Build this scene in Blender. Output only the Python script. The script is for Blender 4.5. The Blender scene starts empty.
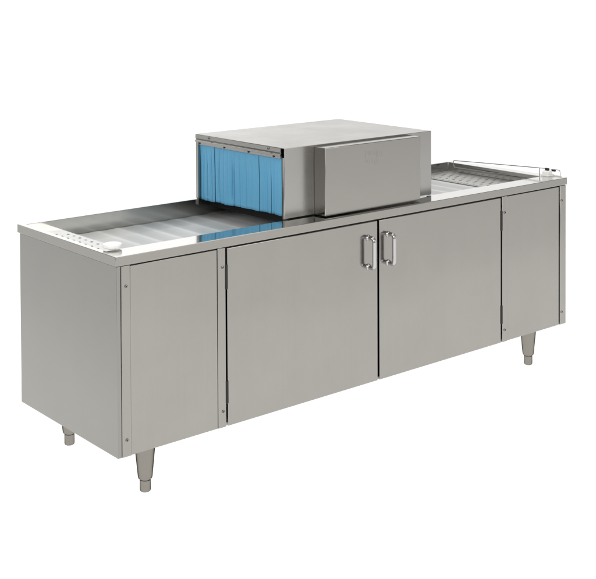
import bpy, bmesh, math, random
from mathutils import Vector, Matrix
random.seed(7)
S = bpy.context.scene
COL = S.collection

# ------------------------------------------------------------------ camera
F_ = Vector((0.63579039, 0.77144052, -0.02549724))
R_ = Vector((0.77159665, -0.63609087, -0.00519829))
U_ = Vector((0.02022873, 0.01636856, 0.99966138))
cam = bpy.data.cameras.new('camera')
cam_o = bpy.data.objects.new('camera', cam)
COL.objects.link(cam_o)
M = Matrix((R_, U_, -F_)).transposed().to_4x4()
M.translation = Vector((-1.8268, -3.0432, 1.4453))
cam_o.matrix_world = M
cam.sensor_fit = 'HORIZONTAL'
cam.sensor_width = 36
cam.lens = 70.2293
cam.shift_x = 0.016456
cam.shift_y = -0.462423
cam.clip_start = 0.05
cam.clip_end = 200
S.camera = cam_o

# ------------------------------------------------------------------ studio light
FLOOR_Z = -0.166
w = bpy.data.worlds.new('World'); S.world = w
w.use_nodes = True
bgn = w.node_tree.nodes['Background']
bgn.inputs['Color'].default_value = (1.0, 0.985, 0.96, 1)
bgn.inputs['Strength'].default_value = 0.42          # plain grey studio room

def area(name, loc, target, sx, sy, power, col=(1, 1, 1)):
    l = bpy.data.lights.new(name, 'AREA')
    l.shape = 'RECTANGLE'; l.size = sx; l.size_y = sy
    l.energy = power; l.color = col
    o = bpy.data.objects.new(name, l); COL.objects.link(o)
    o.location = loc
    d = Vector(target) - Vector(loc)
    o.rotation_euler = d.to_track_quat('-Z', 'Y').to_euler()
    return o
# added lamps below floor and behind backdrop whiten both and shape steel reflections
def sheet_fill(name, x0, x1, y0, y1, depth, radiance):
    area(name, ((x0+x1)/2, (y0+y1)/2, FLOOR_Z - depth), ((x0+x1)/2, (y0+y1)/2, 5), x1-x0, y1-y0, (x1-x0)*(y1-y0)*math.pi*radiance)
sheet_fill('under_floor_fill', -0.80, 11.6, -1.35, 5.65, 0.25, 1.12)
sheet_fill('side_reflection_fill', -3.6, -0.80, -1.35, 5.65, 0.25, 0.86)
sheet_fill('front_reflection_fill', -3.6, 1.3, -7.5, -1.35, 0.25, 1.12)
sheet_fill('corner_reflection_fill', 1.3, 9.0, -7.5, -1.35, 0.25, 0.92)
area('backdrop_fill', (5.0, 6.1, 0.6), (5.0, 0, 0.6), 13.2, 2.6, 13.2 * 2.6 * math.pi * 1.12)
area('upper_reflection_fill', (1.7, 6.1, 4.2), (1.7, 0, 4.2), 6.6, 4.6, 6.6 * 4.6 * math.pi * 1.15)
area('far_reflection_fill', (8.3, 6.1, 4.2), (8.3, 0, 4.2), 6.6, 4.6, 6.6 * 4.6 * math.pi * 0.72)
# softboxes on the camera side
area('key_softbox', (-3.6, -2.2, 2.6), (0.6, 0.2, 0.5), 2.2, 2.2, 105, (1, 0.985, 0.955))
area('front_softbox', (2.2, -4.4, 1.9), (0.6, 0.0, 0.3), 2.4, 2.4, 60, (1, 0.97, 0.93))

area('overhead_fill', (0.9, 0.5, 3.6), (0.9, 0.35, 0.5), 3.2, 1.8, 52, (1, 0.99, 0.97))  # added fill, lifts the puck, belt and screen

S.view_settings.view_transform = 'Standard'
S.view_settings.look = 'None'
S.view_settings.exposure = 0
S.view_settings.gamma = 1
S.render.engine = 'CYCLES'
S.cycles.use_denoising = True
S.cycles.max_bounces = 10
S.cycles.glossy_bounces = 6

# ------------------------------------------------------------------ materials
def new_mat(name):
    m = bpy.data.materials.new(name); m.use_nodes = True
    nt = m.node_tree
    return m, nt, nt.nodes['Principled BSDF']

def steel(name, col, rough, brush='Z', var=0.04, bump=0.006, streak=0.02, aniso=0.0, edge=1.0, warp=0.06):
    m, nt, b = new_mat(name)
    N, L = nt.nodes, nt.links
    b.inputs['Metallic'].default_value = 1
    b.inputs['Anisotropic'].default_value = aniso
    tc = N.new('ShaderNodeTexCoord')
    mp = N.new('ShaderNodeMapping')
    sc = {'X': (2, 230, 230), 'Y': (230, 2, 230), 'Z': (230, 230, 2)}[brush]
    mp.inputs['Scale'].default_value = sc
    L.new(tc.outputs['Object'], mp.inputs['Vector'])
    n1 = N.new('ShaderNodeTexNoise'); n1.inputs['Scale'].default_value = 1.0; n1.inputs['Detail'].default_value = 3
    L.new(mp.outputs['Vector'], n1.inputs['Vector'])
    n2 = N.new('ShaderNodeTexNoise'); n2.inputs['Scale'].default_value = 5.5; n2.inputs['Detail'].default_value = 5
    n2.inputs['Roughness'].default_value = 0.65
    L.new(tc.outputs['Object'], n2.inputs['Vector'])
    # roughness = base + large soft smudges + fine grain
    r1 = N.new('ShaderNodeMapRange'); r1.inputs['From Min'].default_value = 0.3; r1.inputs['From Max'].default_value = 0.7
    r1.inputs['To Min'].default_value = rough - var; r1.inputs['To Max'].default_value = rough + var
    L.new(n2.outputs['Fac'], r1.inputs['Value'])
    r2 = N.new('ShaderNodeMapRange'); r2.inputs['From Min'].default_value = 0.3; r2.inputs['From Max'].default_value = 0.7
    r2.inputs['To Min'].default_value = -streak; r2.inputs['To Max'].default_value = streak
    L.new(n1.outputs['Fac'], r2.inputs['Value'])
    ad = N.new('ShaderNodeMath'); ad.operation = 'ADD'
    L.new(r1.outputs['Result'], ad.inputs[0]); L.new(r2.outputs['Result'], ad.inputs[1])
    L.new(ad.outputs[0], b.inputs['Roughness'])
    # faint uneven tint of the mill finish
    rp = N.new('ShaderNodeMix'); rp.data_type = 'RGBA'
    b.inputs['Specular Tint'].default_value = (edge, edge, edge, 1)
    rp.inputs[6].default_value = tuple(c * 0.90 for c in col) + (1,)
    rp.inputs[7].default_value = (min(1, col[0] * 1.09), min(1, col[1] * 1.10), min(1, col[2] * 1.08), 1)
    gm = N.new('ShaderNodeMix'); gm.data_type = 'FLOAT'; gm.inputs[0].default_value = 0.30
    L.new(n2.outputs['Fac'], gm.inputs[2]); L.new(n1.outputs['Fac'], gm.inputs[3])
    L.new(gm.outputs[0], rp.inputs[0])
    L.new(rp.outputs[2], b.inputs['Base Color'])
    bp = N.new('ShaderNodeBump'); bp.inputs['Strength'].default_value = bump; bp.inputs['Distance'].default_value = 0.001
    L.new(n1.outputs['Fac'], bp.inputs['Height'])
    n3 = N.new('ShaderNodeTexNoise'); n3.inputs['Scale'].default_value = 2.6; n3.inputs['Detail'].default_value = 1
    L.new(tc.outputs['Object'], n3.inputs['Vector'])
    wp = N.new('ShaderNodeBump'); wp.inputs['Strength'].default_value = warp; wp.inputs['Distance'].default_value = 0.02
    L.new(n3.outputs['Fac'], wp.inputs['Height']); L.new(wp.outputs['Normal'], bp.inputs['Normal'])
    L.new(bp.outputs['Normal'], b.inputs['Normal'])
    return m

def plain(name, col, rough, metal=0.0, noise=0.0, scale=30, spec=0.5, bump=0.0):
    m, nt, b = new_mat(name)
    N, L = nt.nodes, nt.links
    b.inputs['Metallic'].default_value = metal
    b.inputs['Roughness'].default_value = rough
    b.inputs['Specular IOR Level'].default_value = spec
    tc = N.new('ShaderNodeTexCoord')
    n = N.new('ShaderNodeTexNoise'); n.inputs['Scale'].default_value = scale; n.inputs['Detail'].default_value = 4
    L.new(tc.outputs['Object'], n.inputs['Vector'])
    mx = N.new('ShaderNodeMix'); mx.data_type = 'RGBA'
    mx.inputs[6].default_value = tuple(c * (1 - noise) for c in col) + (1,)
    mx.inputs[7].default_value = tuple(min(1, c * (1 + noise)) for c in col) + (1,)
    L.new(n.outputs['Fac'], mx.inputs[0]); L.new(mx.outputs[2], b.inputs['Base Color'])
    if bump:
        bp = N.new('ShaderNodeBump'); bp.inputs['Strength'].default_value = bump; bp.inputs['Distance'].default_value = 0.001
        L.new(n.outputs['Fac'], bp.inputs['Height']); L.new(bp.outputs['Normal'], b.inputs['Normal'])
    return m

M_PANEL = steel('satin_steel_panel', (0.330, 0.318, 0.300), 0.155, 'Z', var=0.025, streak=0.012)
M_SIDE = steel('satin_steel_side', (0.290, 0.281, 0.267), 0.24, 'Z', var=0.025, bump=0.003, streak=0.012)
M_HOOD = steel('satin_steel_hood', (0.385, 0.377, 0.364), 0.24, 'X', bump=0.003, streak=0.015)
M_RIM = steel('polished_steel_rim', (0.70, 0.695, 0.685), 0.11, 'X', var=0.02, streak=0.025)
M_TRAY = steel('tray_steel', (0.56, 0.555, 0.545), 0.16, 'Y', var=0.03)
M_LEG = steel('nickel_leg', (0.262, 0.246, 0.220), 0.22, 'Z', var=0.06, bump=0.02, streak=0.05, edge=0.0, warp=0.0)  # black edge tint puts the dark of missing surroundings into the colour
M_SCREEN = steel('screen_steel', (0.66, 0.655, 0.65), 0.46, 'Y', var=0.04)
M_CHROME = plain('chrome', (0.50, 0.49, 0.50), 0.12, 1.0, 0.02)
M_SCREW = plain('screw_steel', (0.24, 0.235, 0.23), 0.25, 1.0, 0.05)
M_DARK = plain('dark_recess', (0.02, 0.02, 0.02), 0.6, 0.0, 0.2)
M_HINGE = plain('blackened_hinge', (0.03, 0.029, 0.027), 0.5, 0.0, 0.2, spec=0.2)
M_BLOCK = plain('light_block_black', (0.012, 0.012, 0.013), 0.7, spec=0.2)
M_WIRE = plain('dull_wire', (0.42, 0.41, 0.41), 0.3, 1.0, 0.05)
M_WHITE = plain('white_plastic', (0.82, 0.82, 0.80), 0.35, 0.0, 0.02)
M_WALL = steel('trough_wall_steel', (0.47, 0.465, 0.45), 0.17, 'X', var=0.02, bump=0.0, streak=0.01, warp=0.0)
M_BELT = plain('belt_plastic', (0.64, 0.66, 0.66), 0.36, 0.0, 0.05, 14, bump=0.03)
M_BLACK = plain('black_plastic', (0.012, 0.012, 0.02), 0.4)
M_CURT = plain('blue_vinyl', (0.125, 0.390, 0.615), 0.5, 0.0, 0.06, 90, 0.25, bump=0.25)

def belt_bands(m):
    # base colour bands at the slat pitch: lighter over the ridges, greyer between
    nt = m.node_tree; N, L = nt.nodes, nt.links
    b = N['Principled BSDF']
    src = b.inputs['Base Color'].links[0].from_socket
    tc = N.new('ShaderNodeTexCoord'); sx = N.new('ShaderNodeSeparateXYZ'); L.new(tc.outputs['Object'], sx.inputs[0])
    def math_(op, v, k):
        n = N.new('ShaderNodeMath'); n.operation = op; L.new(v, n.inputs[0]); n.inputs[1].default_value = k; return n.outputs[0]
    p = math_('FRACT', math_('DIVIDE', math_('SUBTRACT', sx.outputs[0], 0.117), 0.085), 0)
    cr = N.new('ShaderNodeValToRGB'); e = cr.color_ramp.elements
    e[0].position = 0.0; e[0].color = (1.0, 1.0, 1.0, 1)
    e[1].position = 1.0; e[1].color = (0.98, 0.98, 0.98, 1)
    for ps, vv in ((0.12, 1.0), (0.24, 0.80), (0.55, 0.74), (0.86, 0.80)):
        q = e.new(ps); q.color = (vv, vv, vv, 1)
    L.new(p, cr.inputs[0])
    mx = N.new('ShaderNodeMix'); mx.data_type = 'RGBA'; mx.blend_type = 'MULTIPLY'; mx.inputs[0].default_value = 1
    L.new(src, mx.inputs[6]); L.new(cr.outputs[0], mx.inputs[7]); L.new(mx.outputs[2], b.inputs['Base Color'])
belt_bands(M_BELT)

def sheet_mat():
    m = bpy.data.materials.new('white_translucent_sheet'); m.use_nodes = True
    nt = m.node_tree; nt.nodes.clear()
    out = nt.nodes.new('ShaderNodeOutputMaterial')
    mix = nt.nodes.new('ShaderNodeMixShader'); mix.inputs[0].default_value = 0.75
    d = nt.nodes.new('ShaderNodeBsdfDiffuse'); d.inputs['Color'].default_value = (0.85, 0.85, 0.85, 1)
    t = nt.nodes.new('ShaderNodeBsdfTranslucent'); t.inputs['Color'].default_value = (0.95, 0.95, 0.95, 1)
    nz = nt.nodes.new('ShaderNodeTexNoise'); nz.inputs['Scale'].default_value = 2
    mr = nt.nodes.new('ShaderNodeMapRange'); mr.inputs['To Min'].default_value = 0.93; mr.inputs['To Max'].default_value = 0.97
    nt.links.new(nz.outputs['Fac'], mr.inputs['Value']); nt.links.new(mr.outputs['Result'], t.inputs['Color'])
    nt.links.new(d.outputs[0], mix.inputs[1]); nt.links.new(t.outputs[0], mix.inputs[2])
    nt.links.new(mix.outputs[0], out.inputs[0])
    return m
M_SHEET = sheet_mat()

# ------------------------------------------------------------------ mesh helpers
def box(bm, x0, x1, y0, y1, z0, z1):
    vs = [bm.verts.new(p) for p in ((x0,y0,z0),(x1,y0,z0),(x1,y1,z0),(x0,y1,z0),(x0,y0,z1),(x1,y0,z1),(x1,y1,z1),(x0,y1,z1))]
    for f in ((0,3,2,1),(4,5,6,7),(0,1,5,4),(1,2,6,5),(2,3,7,6),(3,0,4,7)):
        bm.faces.new([vs[i] for i in f])

def prism(bm, poly, axis, a0, a1):
    """extrude a closed 2D outline along an axis (the outline uses the other two axes in x,y,z order)"""
    def P(u, v, a):
        return {'X': (a, u, v), 'Y': (u, a, v), 'Z': (u, v, a)}[axis]
    lo = [bm.verts.new(P(u, v, a0)) for u, v in poly]
    hi = [bm.verts.new(P(u, v, a1)) for u, v in poly]
    n = len(poly)
    for i in range(n):
        j = (i + 1) % n
        bm.faces.new((lo[i], lo[j], hi[j], hi[i]))
    bm.faces.new(lo[::-1]); bm.faces.new(hi)

def lathe(bm, prof, c, axis='Z', n=28, cap=True):
    rings = []
    for r, a in prof:
        ring = []
        for k in range(n):
            t = 2 * math.pi * k / n
            u, v = r * math.cos(t), r * math.sin(t)
            p = {'Z': (u, v, a), 'Y': (u, a, v), 'X': (a, u, v)}[axis]
            ring.append(bm.verts.new((c[0]+p[0], c[1]+p[1], c[2]+p[2])))
        rings.append(ring)
    for A, B in zip(rings, rings[1:]):
        for k in range(n):
            j = (k + 1) % n
            bm.faces.new((A[k], A[j], B[j], B[k]))
    if cap:
        bm.faces.new(rings[0][::-1]); bm.faces.new(rings[-1])

def tube(bm, pts, r, n=12):
    pts = [Vector(p) for p in pts]
    prev = None; rings = []
    for i, p in enumerate(pts):
        a = pts[max(i-1, 0)]; b = pts[min(i+1, len(pts)-1)]
        t = (b - a).normalized()
        if prev is None:
            up = Vector((0, 0, 1)) if abs(t.z) < 0.9 else Vector((1, 0, 0))
            u = t.cross(up).normalized()
        else:
            u = (prev - t * prev.dot(t)).normalized()
        prev = u; v = t.cross(u)
        rings.append([bm.verts.new(p + (u * math.cos(2*math.pi*k/n) + v * math.sin(2*math.pi*k/n)) * r) for k in range(n)])
    for A, B in zip(rings, rings[1:]):
        for k in range(n):
            j = (k + 1) % n
            bm.faces.new((A[k], A[j], B[j], B[k]))
    bm.faces.new(rings[0][::-1]); bm.faces.new(rings[-1])

def round_path(pts, r, seg=6):
    """polyline with its inner corners rounded"""
    pts = [Vector(p) for p in pts]; out = [pts[0]]
    for a, b, c in zip(pts, pts[1:], pts[2:]):
        d1 = (a - b); d2 = (c - b)
        rr = min(r, d1.length * .49, d2.length * .49)
        p0 = b + d1.normalized() * rr; p2 = b + d2.normalized() * rr
        for k in range(seg + 1):
            t = k / seg
            out.append(p0 * (1-t)**2 + b * 2*t*(1-t) + p2 * t*t)
    out.append(pts[-1])
    return out

def plate(bm, x0, x1, y0, y1, z, thick, holes):
    """flat sheet with real holes: holes = (x, y, rx, ry)"""
    def loop(pts, zz):
        vs = [bm.verts.new((px, py, zz)) for px, py in pts]
        return vs, [bm.edges.new((vs[i], vs[(i+1) % len(vs)])) for i in range(len(vs))]
    outer = [(x0,y0),(x1,y0),(x1,y1),(x0,y1)]
    loops = [outer] + [[(hx + rx*math.cos(2*math.pi*k/12), hy + ry*math.sin(2*math.pi*k/12)) for k in range(12)] for hx, hy, rx, ry in holes]
    both = []
    for zz in (z, z - thick):
        es = []; vv = []
        for l in loops:
            vs, e = loop(l, zz); es += e; vv.append(vs)
        bmesh.ops.triangle_fill(bm, use_beauty=True, use_dissolve=False, edges=es)
        both.append(vv)
    for A, B in zip(*both):
        n = len(A)
        for i in range(n):
            bm.faces.new((A[i], A[(i+1) % n], B[(i+1) % n], B[i]))

def obj(name, bm, mat, parent=None, bevel=0.0, seg=2, angle=32):
    bmesh.ops.recalc_face_normals(bm, faces=bm.faces[:])
    me = bpy.data.meshes.new(name); bm.to_mesh(me); bm.free()
    me.materials.append(mat)
    for p in me.polygons: p.use_smooth = True
    me.set_sharp_from_angle(angle=math.radians(angle))
    o = bpy.data.objects.new(name, me); COL.objects.link(o)
    if parent is not None: o.parent = parent
    if bevel:
        b = o.modifiers.new('edge_round', 'BEVEL'); b.width = bevel; b.segments = seg
        b.limit_method = 'ANGLE'; b.angle_limit = math.radians(40); b.harden_normals = False
    return o

def B(): return bmesh.new()

# ------------------------------------------------------------------ setting: white floor and backdrop, made translucent so added lamps wash out shadows
bm = B()
xs = (-3.8, 11.7)
v = [bm.verts.new(p) for p in ((xs[0],-7.7,FLOOR_Z),(xs[1],-7.7,FLOOR_Z),(xs[1],4.5,FLOOR_Z),(xs[0],4.5,FLOOR_Z))]
bm.faces.new(v)
o = obj('floor', bm, M_SHEET); o['kind'] = 'structure'
bm = B()
prof = [(4.5, FLOOR_Z)] + [(4.5 + 1.2*math.sin(t), FLOOR_Z + 1.2*(1-math.cos(t))) for t in [math.pi/2*k/10 for k in range(1, 11)]] + [(5.7, 6.5)]
ra = [[bm.verts.new((x, y, z)) for y, z in prof] for x in xs]
for i in range(len(prof)-1):
    bm.faces.new((ra[0][i], ra[1][i], ra[1][i+1], ra[0][i+1]))
o = obj('backdrop', bm, M_SHEET); o['kind'] = 'structure'

# ------------------------------------------------------------------ the machine
L, D, H = 2.202, 0.641, 0.62
root = bpy.data.objects.new('conveyor_glass_washer', None); COL.objects.link(root)
root.location = (0, 0, 0)
root['label'] = 'long stainless steel conveyor glass washer with blue strip curtain on four tapered legs'
root['category'] = 'glass washer'

# cabinet shell: side sheets with front returns, back, bottom (hollow inside)
bm = B()
t = 0.003
prism(bm, [(0, D), (0, 0), (0.0136, 0), (0.0136, t), (t, t), (t, D)], 'Z', 0, 0.5885)
prism(bm, [(L, D), (L-t, D), (L-t, t), (L-0.004, t), (L-0.004, 0), (L, 0)], 'Z', 0, 0.5885)
box(bm, t + .0003, L - t - .0003, D - t - .0004, D - .0006, 0.0005, 0.5885)
box(bm, t + .0003, L - t - .0003, 0.02, D - t - .0008, 0.0015, 0.0045)
# cross wall members behind the door line
box(bm, 0.378, 0.404, 0.022, 0.05, 0.006, 0.585)
box(bm, 1.789, 1.815, 0.022, 0.05, 0.006, 0.585)
cab = obj('cabinet', bm, M_SIDE, root, bevel=0.0009)

def screw(parent, x, y, z, r=0.0052, axis='Y', mat=M_SCREW):
    bm = B()
    s = -1
    prof = [(r, 0), (r*0.98, s*0.0012), (r*0.8, s*0.0026), (r*0.45, s*0.0034), (r*0.12, s*0.0036)]
    lathe(bm, prof, (x, y, z), axis, 16)
    # cross slot, a dark recess cut shown as two thin inset bars
    o = obj('screw', bm, mat, parent)
    bm = B()
    k = random.uniform(0, 1.5)
    for a in (k, k + math.pi/2):
        c, sn = math.cos(a)*r*.62, math.sin(a)*r*.62
        n = Vector((-math.sin(a), math.cos(a)))*r*.14
        if axis == 'Y':
            prism(bm, [(x-c-n.x, z-sn-n.y), (x+c-n.x, z+sn-n.y), (x+c+n.x, z+sn+n.y), (x-c+n.x, z-sn+n.y)], 'Y', y - .0030, y - .0041)
        else:
            prism(bm, [(y-c-n.x, z-sn-n.y), (y+c-n.x, z+sn-n.y), (y+c+n.x, z+sn+n.y), (y-c+n.x, z-sn+n.y)], 'X', x - .0030, x - .0041)
    me_o = obj('slot', bm, M_DARK, None)
    # keep within three levels: merge the slot into the screw mesh as a second material
    sm = o.data; sm.materials.append(M_DARK)
    b2 = B(); b2.from_mesh(sm); n0 = len(b2.faces); b2.from_mesh(me_o.data); b2.faces.ensure_lookup_table()
    for f in b2.faces[n0:]: f.material_index = 1
    b2.to_mesh(sm); b2.free()
    dm = me_o.data; bpy.data.objects.remove(me_o); bpy.data.meshes.remove(dm)
    return o

# fixed front panels at both ends, each with two screwed flanges
def front_panel(fl0, p0, p1, fl1, screws):
    bm = B()
    box(bm, p0, p1, -0.0012, 0.012, 0.0002, 0.5860)
    for a, b in (fl0, fl1):
        box(bm, a, b, -0.0032, 0.011, 0.0, 0.5888)
    o = obj('front_panel', bm, M_PANEL, root, bevel=0.0011)
    for x, z in screws: screw(o, x, -0.0032, z)
front_panel((0.0142, 0.0460), 0.0468, 0.3755, (0.3763, 0.4080), [(0.031, 0.526), (0.030, 0.052), (0.396, 0.526), (0.395, 0.053)])
front_panel((1.7855, 1.8165), 1.8173, 2.1530, (2.1590, 2.1972), [(1.802, 0.523), (1.801, 0.048), (2.170, 0.527), (2.170, 0.053)])

# doors
def door(x0, x1, hx, hinge_x):
    bm = B(); box(bm, x0, x1, -0.0030, 0.0170, 0.0, 0.5853)
    o = obj('door', bm, M_PANEL, root, bevel=0.0018, seg=3)
    bm = B()
    z0, z1, y0 = 0.424, 0.529, -0.003
    tube(bm, round_path([(hx, y0, z0), (hx, y0-0.032, z0-0.002), (hx, y0-0.032, z1+0.002), (hx, y0, z1)], 0.031, 10), 0.0076, 18)
    for z in (z0, z1):
        lathe(bm, [(0.0115, y0), (0.0112, y0-0.003), (0.0085, y0-0.006), (0.0066, y0-0.011)], (hx, 0, z), 'Y', 20)
    obj('handle', bm, M_CHROME, o)
    for za, zb in ((0.452, 0.532), (0.076, 0.150)):
        bm = B()
        lathe(bm, [(0.0038, za), (0.0047, za+0.001), (0.0047, zb-0.001), (0.0038, zb)], (hinge_x, -0.0034, 0), 'Z', 14)
        box(bm, hinge_x - 0.0028, hinge_x + 0.0028, 0.0005, 0.016, za, zb)
        obj('hinge', bm, M_HINGE, o, bevel=0.0004)
door(0.4150, 1.0933, 1.047, 0.4116)
door(1.1030, 1.7782, 1.147, 1.7818)

# legs
for x, y in ((0.147, 0.080), (2.052, 0.080), (0.147, 0.572), (2.052, 0.572)):
    bm = B()
    lathe(bm, [(0.039, 0.0006), (0.039, -0.0045), (0.0350, -0.006), (0.0340, -0.010), (0.0240, -0.114), (0.0233, -0.119), (0.0218, -0.1235), (0.019, -0.125)], (x, y, 0), 'Z', 36)
    o = obj('leg', bm, M_LEG, root)
    bm = B()
    lathe(bm, [(0.0150, -0.1248), (0.0150, -0.1285), (0.0174, -0.1290), (0.0176, -0.1330), (0.0176, -0.1600), (0.0166, -0.1638), (0.0146, FLOOR_Z + 0.0005)], (x, y, 0), 'Z', 36)
    obj('foot', bm, M_LEG, o)

# work top rim: folded sheet swept round the opening (apron, top flange, inner wall)
bm = B()
O = (-0.0045, 2.2062, -0.0040, 0.6512)     # outer x0 x1 y0 y1
I = (0.0160, 2.1500, 0.0890, 0.6240)       # opening
def corner(k, u, z):
    """u: 0 = outer, 1 = inner, offsets added inward in metres through (fraction, metres)"""
    f, m = u
    x0 = O[0] + (I[0]-O[0])*f + m; x1 = O[1] + (I[1]-O[1])*f - m
    y0 = O[2] + (I[2]-O[2])*f + m; y1 = O[3] + (I[3]-O[3])*f - m
    return ((x0,y0,z),(x1,y0,z),(x1,y1,z),(x0,y1,z))[k]
prof = [((1,0),0.520), ((1,0),H), ((0,0),H), ((0,0),0.5905), ((0,0.003),0.5905), ((0,0.003),H-0.003), ((1,-0.003),H-0.003), ((1,-0.003),0.520)]
cs = [[bm.verts.new(corner(k, u, z)) for u, z in prof] for k in range(4)]
for k in range(4):
    a, b = cs[k], cs[(k+1) % 4]
    for i in range(len(prof)):
        j = (i+1) % len(prof)
        bm.faces.new((a[i], a[j], b[j], b[i]))
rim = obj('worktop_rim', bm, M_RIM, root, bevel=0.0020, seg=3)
rim.data.materials.append(M_PANEL); rim.data.materials.append(M_WALL)          # apron satin, flange polished; its paler base also stands in for brighter light
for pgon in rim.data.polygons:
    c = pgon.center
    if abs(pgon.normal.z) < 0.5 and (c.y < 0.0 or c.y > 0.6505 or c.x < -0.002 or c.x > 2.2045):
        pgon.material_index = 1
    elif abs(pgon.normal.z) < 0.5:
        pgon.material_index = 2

# drain pan closing the trough from below
bm = B()
box(bm, 0.0195, 2.1465, 0.0925, 0.6205, 0.521, 0.524)
obj('drain_pan', bm, M_TRAY, root)

# perforated end ledge at the loading end
bm = B()
holes = []
for k in range(8):
    holes.append((0.062, 0.217 + 0.0395*k, 0.0052, 0.0058))
for k in range(7):
    holes.append((0.094, 0.232 + 0.0395*k, 0.0052, 0.0058))
plate(bm, 0.0165, 0.1135, 0.0895, 0.6235, 0.600, 0.002, holes)
box(bm, 0.1137, 0.1155, 0.0895, 0.6235, 0.545, 0.5995)
o = obj('perforated_ledge', bm, M_TRAY, root)
o['label'] = 'bright perforated ledge with two rows of holes at the loading end'

# white puck at the near end of the ledge
bm = B()
lathe(bm, [(0.014, 0.6205), (0.014, 0.6245), (0.0285, 0.6252), (0.0302, 0.6275), (0.0304, 0.6335), (0.0290, 0.6370), (0.0235, 0.6390), (0.009, 0.6398), (0.001, 0.6399)], (0.047, 0.101, 0), 'Z', 40)
obj('bumper_disc', bm, plain('bright_white_plastic', (0.90, 0.90, 0.89), 0.3, 0.0, 0.01), root)

# conveyor belt: moulded slats, shallow ridges across the travel
bm = B()
x0, x1, ya, yb = 0.117, 1.9303, 0.0915, 0.6215
pitch = 0.085
N_ = 480
def belt_z(x):
    p = ((x - x0) / pitch) % 1.0
    q = p - 0.03 * math.sin(2*math.pi*p)
    rise = min(1.0, max(0.0, (x - 0.75) / 0.75))            # the run climbs slightly towards the unloading end
    wave = 0.5 + 0.5*math.cos(2*math.pi*q)
    return 0.5565 + 0.021 * rise + 0.0014 * wave ** 1.8
rows = []
for i in range(N_ + 1):
    x = x0 + (x1 - x0) * i / N_
    rows.append([bm.verts.new((x, ya + (yb - ya) * j / 4, belt_z(x) - 0.0008*math.sin(j/4*math.pi))) for j in range(5)])
for A, Bq in zip(rows, rows[1:]):
    for j in range(4):
        bm.faces.new((A[j], Bq[j], Bq[j+1], A[j+1]))
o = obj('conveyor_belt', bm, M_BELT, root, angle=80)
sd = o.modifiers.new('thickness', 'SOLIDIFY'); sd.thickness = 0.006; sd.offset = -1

# perforated screen at the unloading end
bm = B()
holes = []
y = 0.110
while y < 0.612:
    holes.append((1.944, y, 0.0060, 0.0046)); y += 0.0178
for r_i, x in enumerate((1.985, 2.020, 2.055, 2.090, 2.122)):
    y = 0.120 + (0.020 if r_i % 2 else 0)
    while y < 0.606:
        holes.append((x, y, 0.0080, 0.0068)); y += 0.040
plate(bm, 1.931, 2.1475, 0.0915, 0.6215, 0.5806, 0.002, holes)
obj('scrap_screen', bm, M_SCREEN, root)

# ------------------------------------------------------------------ wash hood
HX0, HX1, HY0, HY1, HZ0, HZ1 = 0.735, 1.475, 0.090, 0.6290, 0.6238, 0.8720
bm = B()
t = 0.0025
prism(bm, [(HY0, HZ0), (HY0, HZ1), (HY1, HZ1), (HY1, HZ0), (HY1-t, HZ0), (HY1-t, HZ1-t), (HY0+t, HZ1-t), (HY0+t, HZ0)], 'X', HX0, HX1)
hood = obj('wash_hood', bm, M_HOOD, root, bevel=0.0016, seg=3)

def hood_end(xe, s):
    """end frame of the hood at x = xe; s = -1 the loading end, +1 the unloading end"""
    def bx(bm, a, b, *r):
        lo, hi = sorted((xe + s*a, xe + s*b)); box(bm, lo, hi, *r)
    bm = B()
    bx(bm, -0.0160, -0.0002, HY0 + t + .0003, HY0 + 0.0120, 0.6215, 0.8380)       # near post
    obj('end_post', bm, M_HOOD, hood, bevel=0.0008)
    bm = B()
    bx(bm, -0.0160, -0.0002, HY1 - 0.0140, HY1 - t - .0003, 0.5990, 0.8690)       # far post, runs down as a guide foot
    obj('end_post', bm, M_HOOD, hood, bevel=0.0008)
    bm = B()                                                                      # added black sheet inside the opening, blocks light from the hood interior
    bx(bm, -0.060, -0.063, HY0 + 0.006, HY1 - 0.006, 0.6215 if s > 0 else 0.588, 0.8650)
    obj('light_block', bm, M_BLOCK, hood)
    bm = B()
    # folded header: screwed band, then a lip bent back under it
    lo = [(0.0024, 0.8700), (0.0024, 0.8555), (-0.0005, 0.8520), (0.0042, 0.8480), (0.0042, 0.8420), (0.0024, 0.8412), (0.0018, 0.8470), (-0.0040, 0.8520), (-0.0040, 0.8693)]
    pts = [(xe + s*a, z) for a, z in lo]
    prism(bm, pts, 'Y', HY0 + 0.0190, HY1 - 0.0006)
    hd = obj('header_flange', bm, M_HOOD, hood, bevel=0.0005)
    return hd
hd = hood_end(HX0, -1)
for y, z in ((0.538, 0.8638), (0.176, 0.8638)):
    screw(hd, HX0 - 0.0024, y, z, 0.0048, 'X')
hood_end(HX1, +1)

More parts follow.
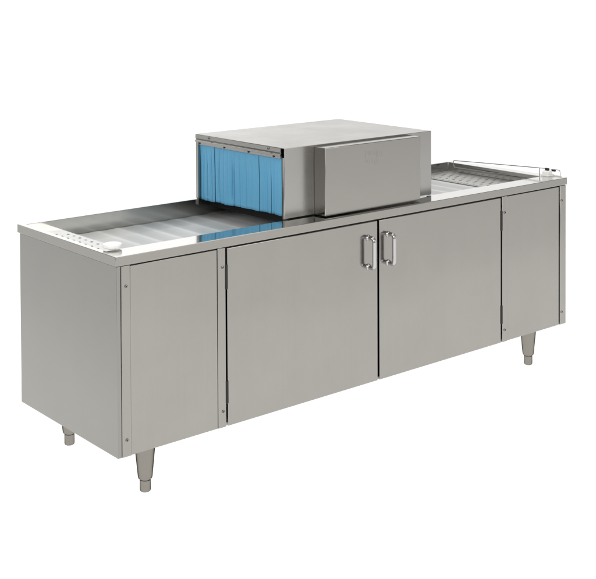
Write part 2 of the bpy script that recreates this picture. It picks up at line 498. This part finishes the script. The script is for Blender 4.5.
# strip curtain: rod clamp with dark rivets, overlapping vinyl strips, each with its own creases
def curtain(xe, s):
    bm = B(); box(bm, *sorted((xe - s*0.0006, xe - s*0.0030)), 0.112, 0.6120, 0.8330, 0.8460)
    c = obj('curtain', bm, M_HOOD, root)
    for y in (0.604, 0.445, 0.296, 0.150):
        bm = B()
        lathe(bm, [(0.0042, xe - s*0.0004), (0.0039, xe + s*0.0022), (0.0018, xe + s*0.0030)], (0, y, 0.8385), 'X', 12)
        obj('rivet', bm, M_BLACK, c)
    y0, y1 = 0.1165, 0.6146
    rnd = random.Random(5)
    fr = [0, .09, .19, .31, .445, .585, .735, .87, 1.0]              # strip edges from the far side
    folds = [.045, .135, .155, .245, .26, .36, .405, .425, .51, .535, .62, .655, .77, .80, .83, .915, .95]
    for k in range(len(fr) - 1):
        f0, f1 = fr[k], fr[k+1]
        a = y1 - (y1 - y0) * f0 - (0.0006 if k else 0)
        b = y1 - (y1 - y0) * f1
        lay = (0.0, 0.0020, 0.0004, 0.0022, 0.0008, 0.0020, 0.0, 0.0018)[k]; tilt = rnd.uniform(-0.006, 0.006)
        amp = rnd.uniform(0.0003, 0.0007); ph = rnd.uniform(0, 6.28)
        mine = []
        for f in folds:
            if f0 + .012 < f < f1 - .012:
                mine.append((y1 - (y1 - y0) * f, rnd.choice((0.0030, 0.0060, 0.0105)), rnd.uniform(0.0022, 0.0034), rnd.uniform(0.0, 0.35), rnd.uniform(0.7, 1.3)))
        bm = B(); NU, NV = 44, 22; g = []
        for j in range(NV + 1):
            q = j / NV; row = []
            for i in range(NU + 1):
                u = i / NU
                gp = 0.0013 * q * (0.4 + 0.6 * ((k * 7) % 3) / 2)          # slits open a little towards the hem
                aq, bq = a - (gp if k else 0), b + (gp * .4 if k < len(fr) - 2 else 0)
                y = aq + (bq - aq) * u
                zb = 0.6305 - 0.010 * (y - y0) / (y1 - y0) + 0.0012 * math.sin(y * 55 + ph)
                z = 0.8440 + (zb - 0.8440) * q
                d = lay * min(1, 0.35 + q * 3) + (amp * 1.6 * math.sin(ph + u * 4.0) + tilt * (u - 0.5)) * min(1, q * 2.5)
                for c0, h, wd, t0, t1 in mine:
                    if q > t0 * .6:
                        m_ = min(1, (q - t0*.6) * 3.0) * (1 if q < t1 else max(0, 1 - (q - t1) * 5))
                        d -= h * m_ * math.exp(-((y - c0 - 0.004 * math.sin(q*2 + c0*40)) / wd) ** 2)
                e = min(abs(y - aq), abs(y - bq))
                d -= 0.0038 * math.exp(-(e / 0.0036) ** 2) * min(1, q * 2)      # edges roll back
                row.append(bm.verts.new((xe + 0.0100 - d, y, z)))
            g.append(row)
        for j in range(NV):
            for i in range(NU):
                bm.faces.new((g[j][i], g[j][i+1], g[j+1][i+1], g[j+1][i]))
        o = obj('curtain_strip', bm, M_CURT, c, angle=80)
        so = o.modifiers.new('thickness', 'SOLIDIFY'); so.thickness = 0.0010; so.offset = 0
    return c
curtain(HX0, -1)

# control housing on the front of the hood
bm = B()
box(bm, 0.8715, 1.3530, 0.0305, 0.0895, 0.6240, 0.8665)
hs = obj('control_housing', bm, M_PANEL, root, bevel=0.0022, seg=3)
# faint pressed mark on the housing, too worn to read: two rows of slight raised strokes
bm = B()
def stroke(x0, z0, x1, z1, wd=0.0024):
    d = Vector((x1-x0, z1-z0)); n = Vector((-d.y, d.x)).normalized() * wd / 2
    prism(bm, [(x0-n.x, z0-n.y), (x1-n.x, z1-n.y), (x1+n.x, z1+n.y), (x0+n.x, z0+n.y)], 'Y', 0.03025, 0.0310)
for x0_, z0_, x1_, z1_ in (
    (1.068, .838, 1.068, .812), (1.072, .838, 1.080, .824), (1.082, .822, 1.088, .838), (1.092, .836, 1.090, .814),
    (1.097, .832, 1.104, .818), (1.106, .836, 1.112, .822), (1.113, .820, 1.119, .836), (1.122, .836, 1.122, .812),
    (1.127, .836, 1.127, .810), (1.136, .834, 1.137, .812), (1.148, .832, 1.148, .812),
    (1.070, .806, 1.070, .794), (1.077, .806, 1.079, .794), (1.090, .808, 1.090, .790), (1.102, .808, 1.102, .788),
    (1.112, .800, 1.117, .781), (1.122, .806, 1.121, .786), (1.129, .802, 1.140, .792), (1.128, .790, 1.146, .776)):
    stroke(x0_, z0_, x1_, z1_)
obj('embossed_mark', bm, M_PANEL, hs)

# ------------------------------------------------------------------ stop rail and switch at the unloading end
bm = B()
tube(bm, round_path([(2.150, 0.196, 0.604), (2.128, 0.568, 0.604), (2.124, 0.570, 0.636), (2.178, 0.120, 0.6495), (2.202, 0.030, 0.648), (2.203, 0.028, 0.6206)], 0.010, 6), 0.0021, 10)
tube(bm, [(2.178, 0.119, 0.6205), (2.178, 0.119, 0.6490)], 0.0024, 10)
rail = obj('stop_rail', bm, M_WIRE, root)
bm = B()
box(bm, 2.1375, 2.1492, 0.110, 0.560, 0.5955, 0.6020)
obj('bar', bm, M_HOOD, rail, bevel=0.0008)
bm = B()
box(bm, 2.158, 2.199, 0.058, 0.098, 0.6203, 0.6280)
prism(bm, [(2.161, 0.6282), (2.194, 0.6282), (2.192, 0.6390), (2.184, 0.6440), (2.166, 0.6430), (2.162, 0.6380)], 'Y', 0.062, 0.094)
prism(bm, [(2.1992, 0.6203), (2.2030, 0.6203), (2.1992, 0.6262)], 'Y', 0.020, 0.080)
sw = obj('limit_switch', bm, M_WHITE, root, bevel=0.0012)
for x, y, z in ((2.176, 0.078, 0.6490), (2.198, 0.060, 0.6440)):
    bm = B()
    lathe(bm, [(0.0042, y - 0.009), (0.0056, y - 0.008), (0.0056, y + 0.008), (0.0042, y + 0.009)], (x, 0, z), 'Y', 16)
    obj('knob', bm, M_BLACK, sw)
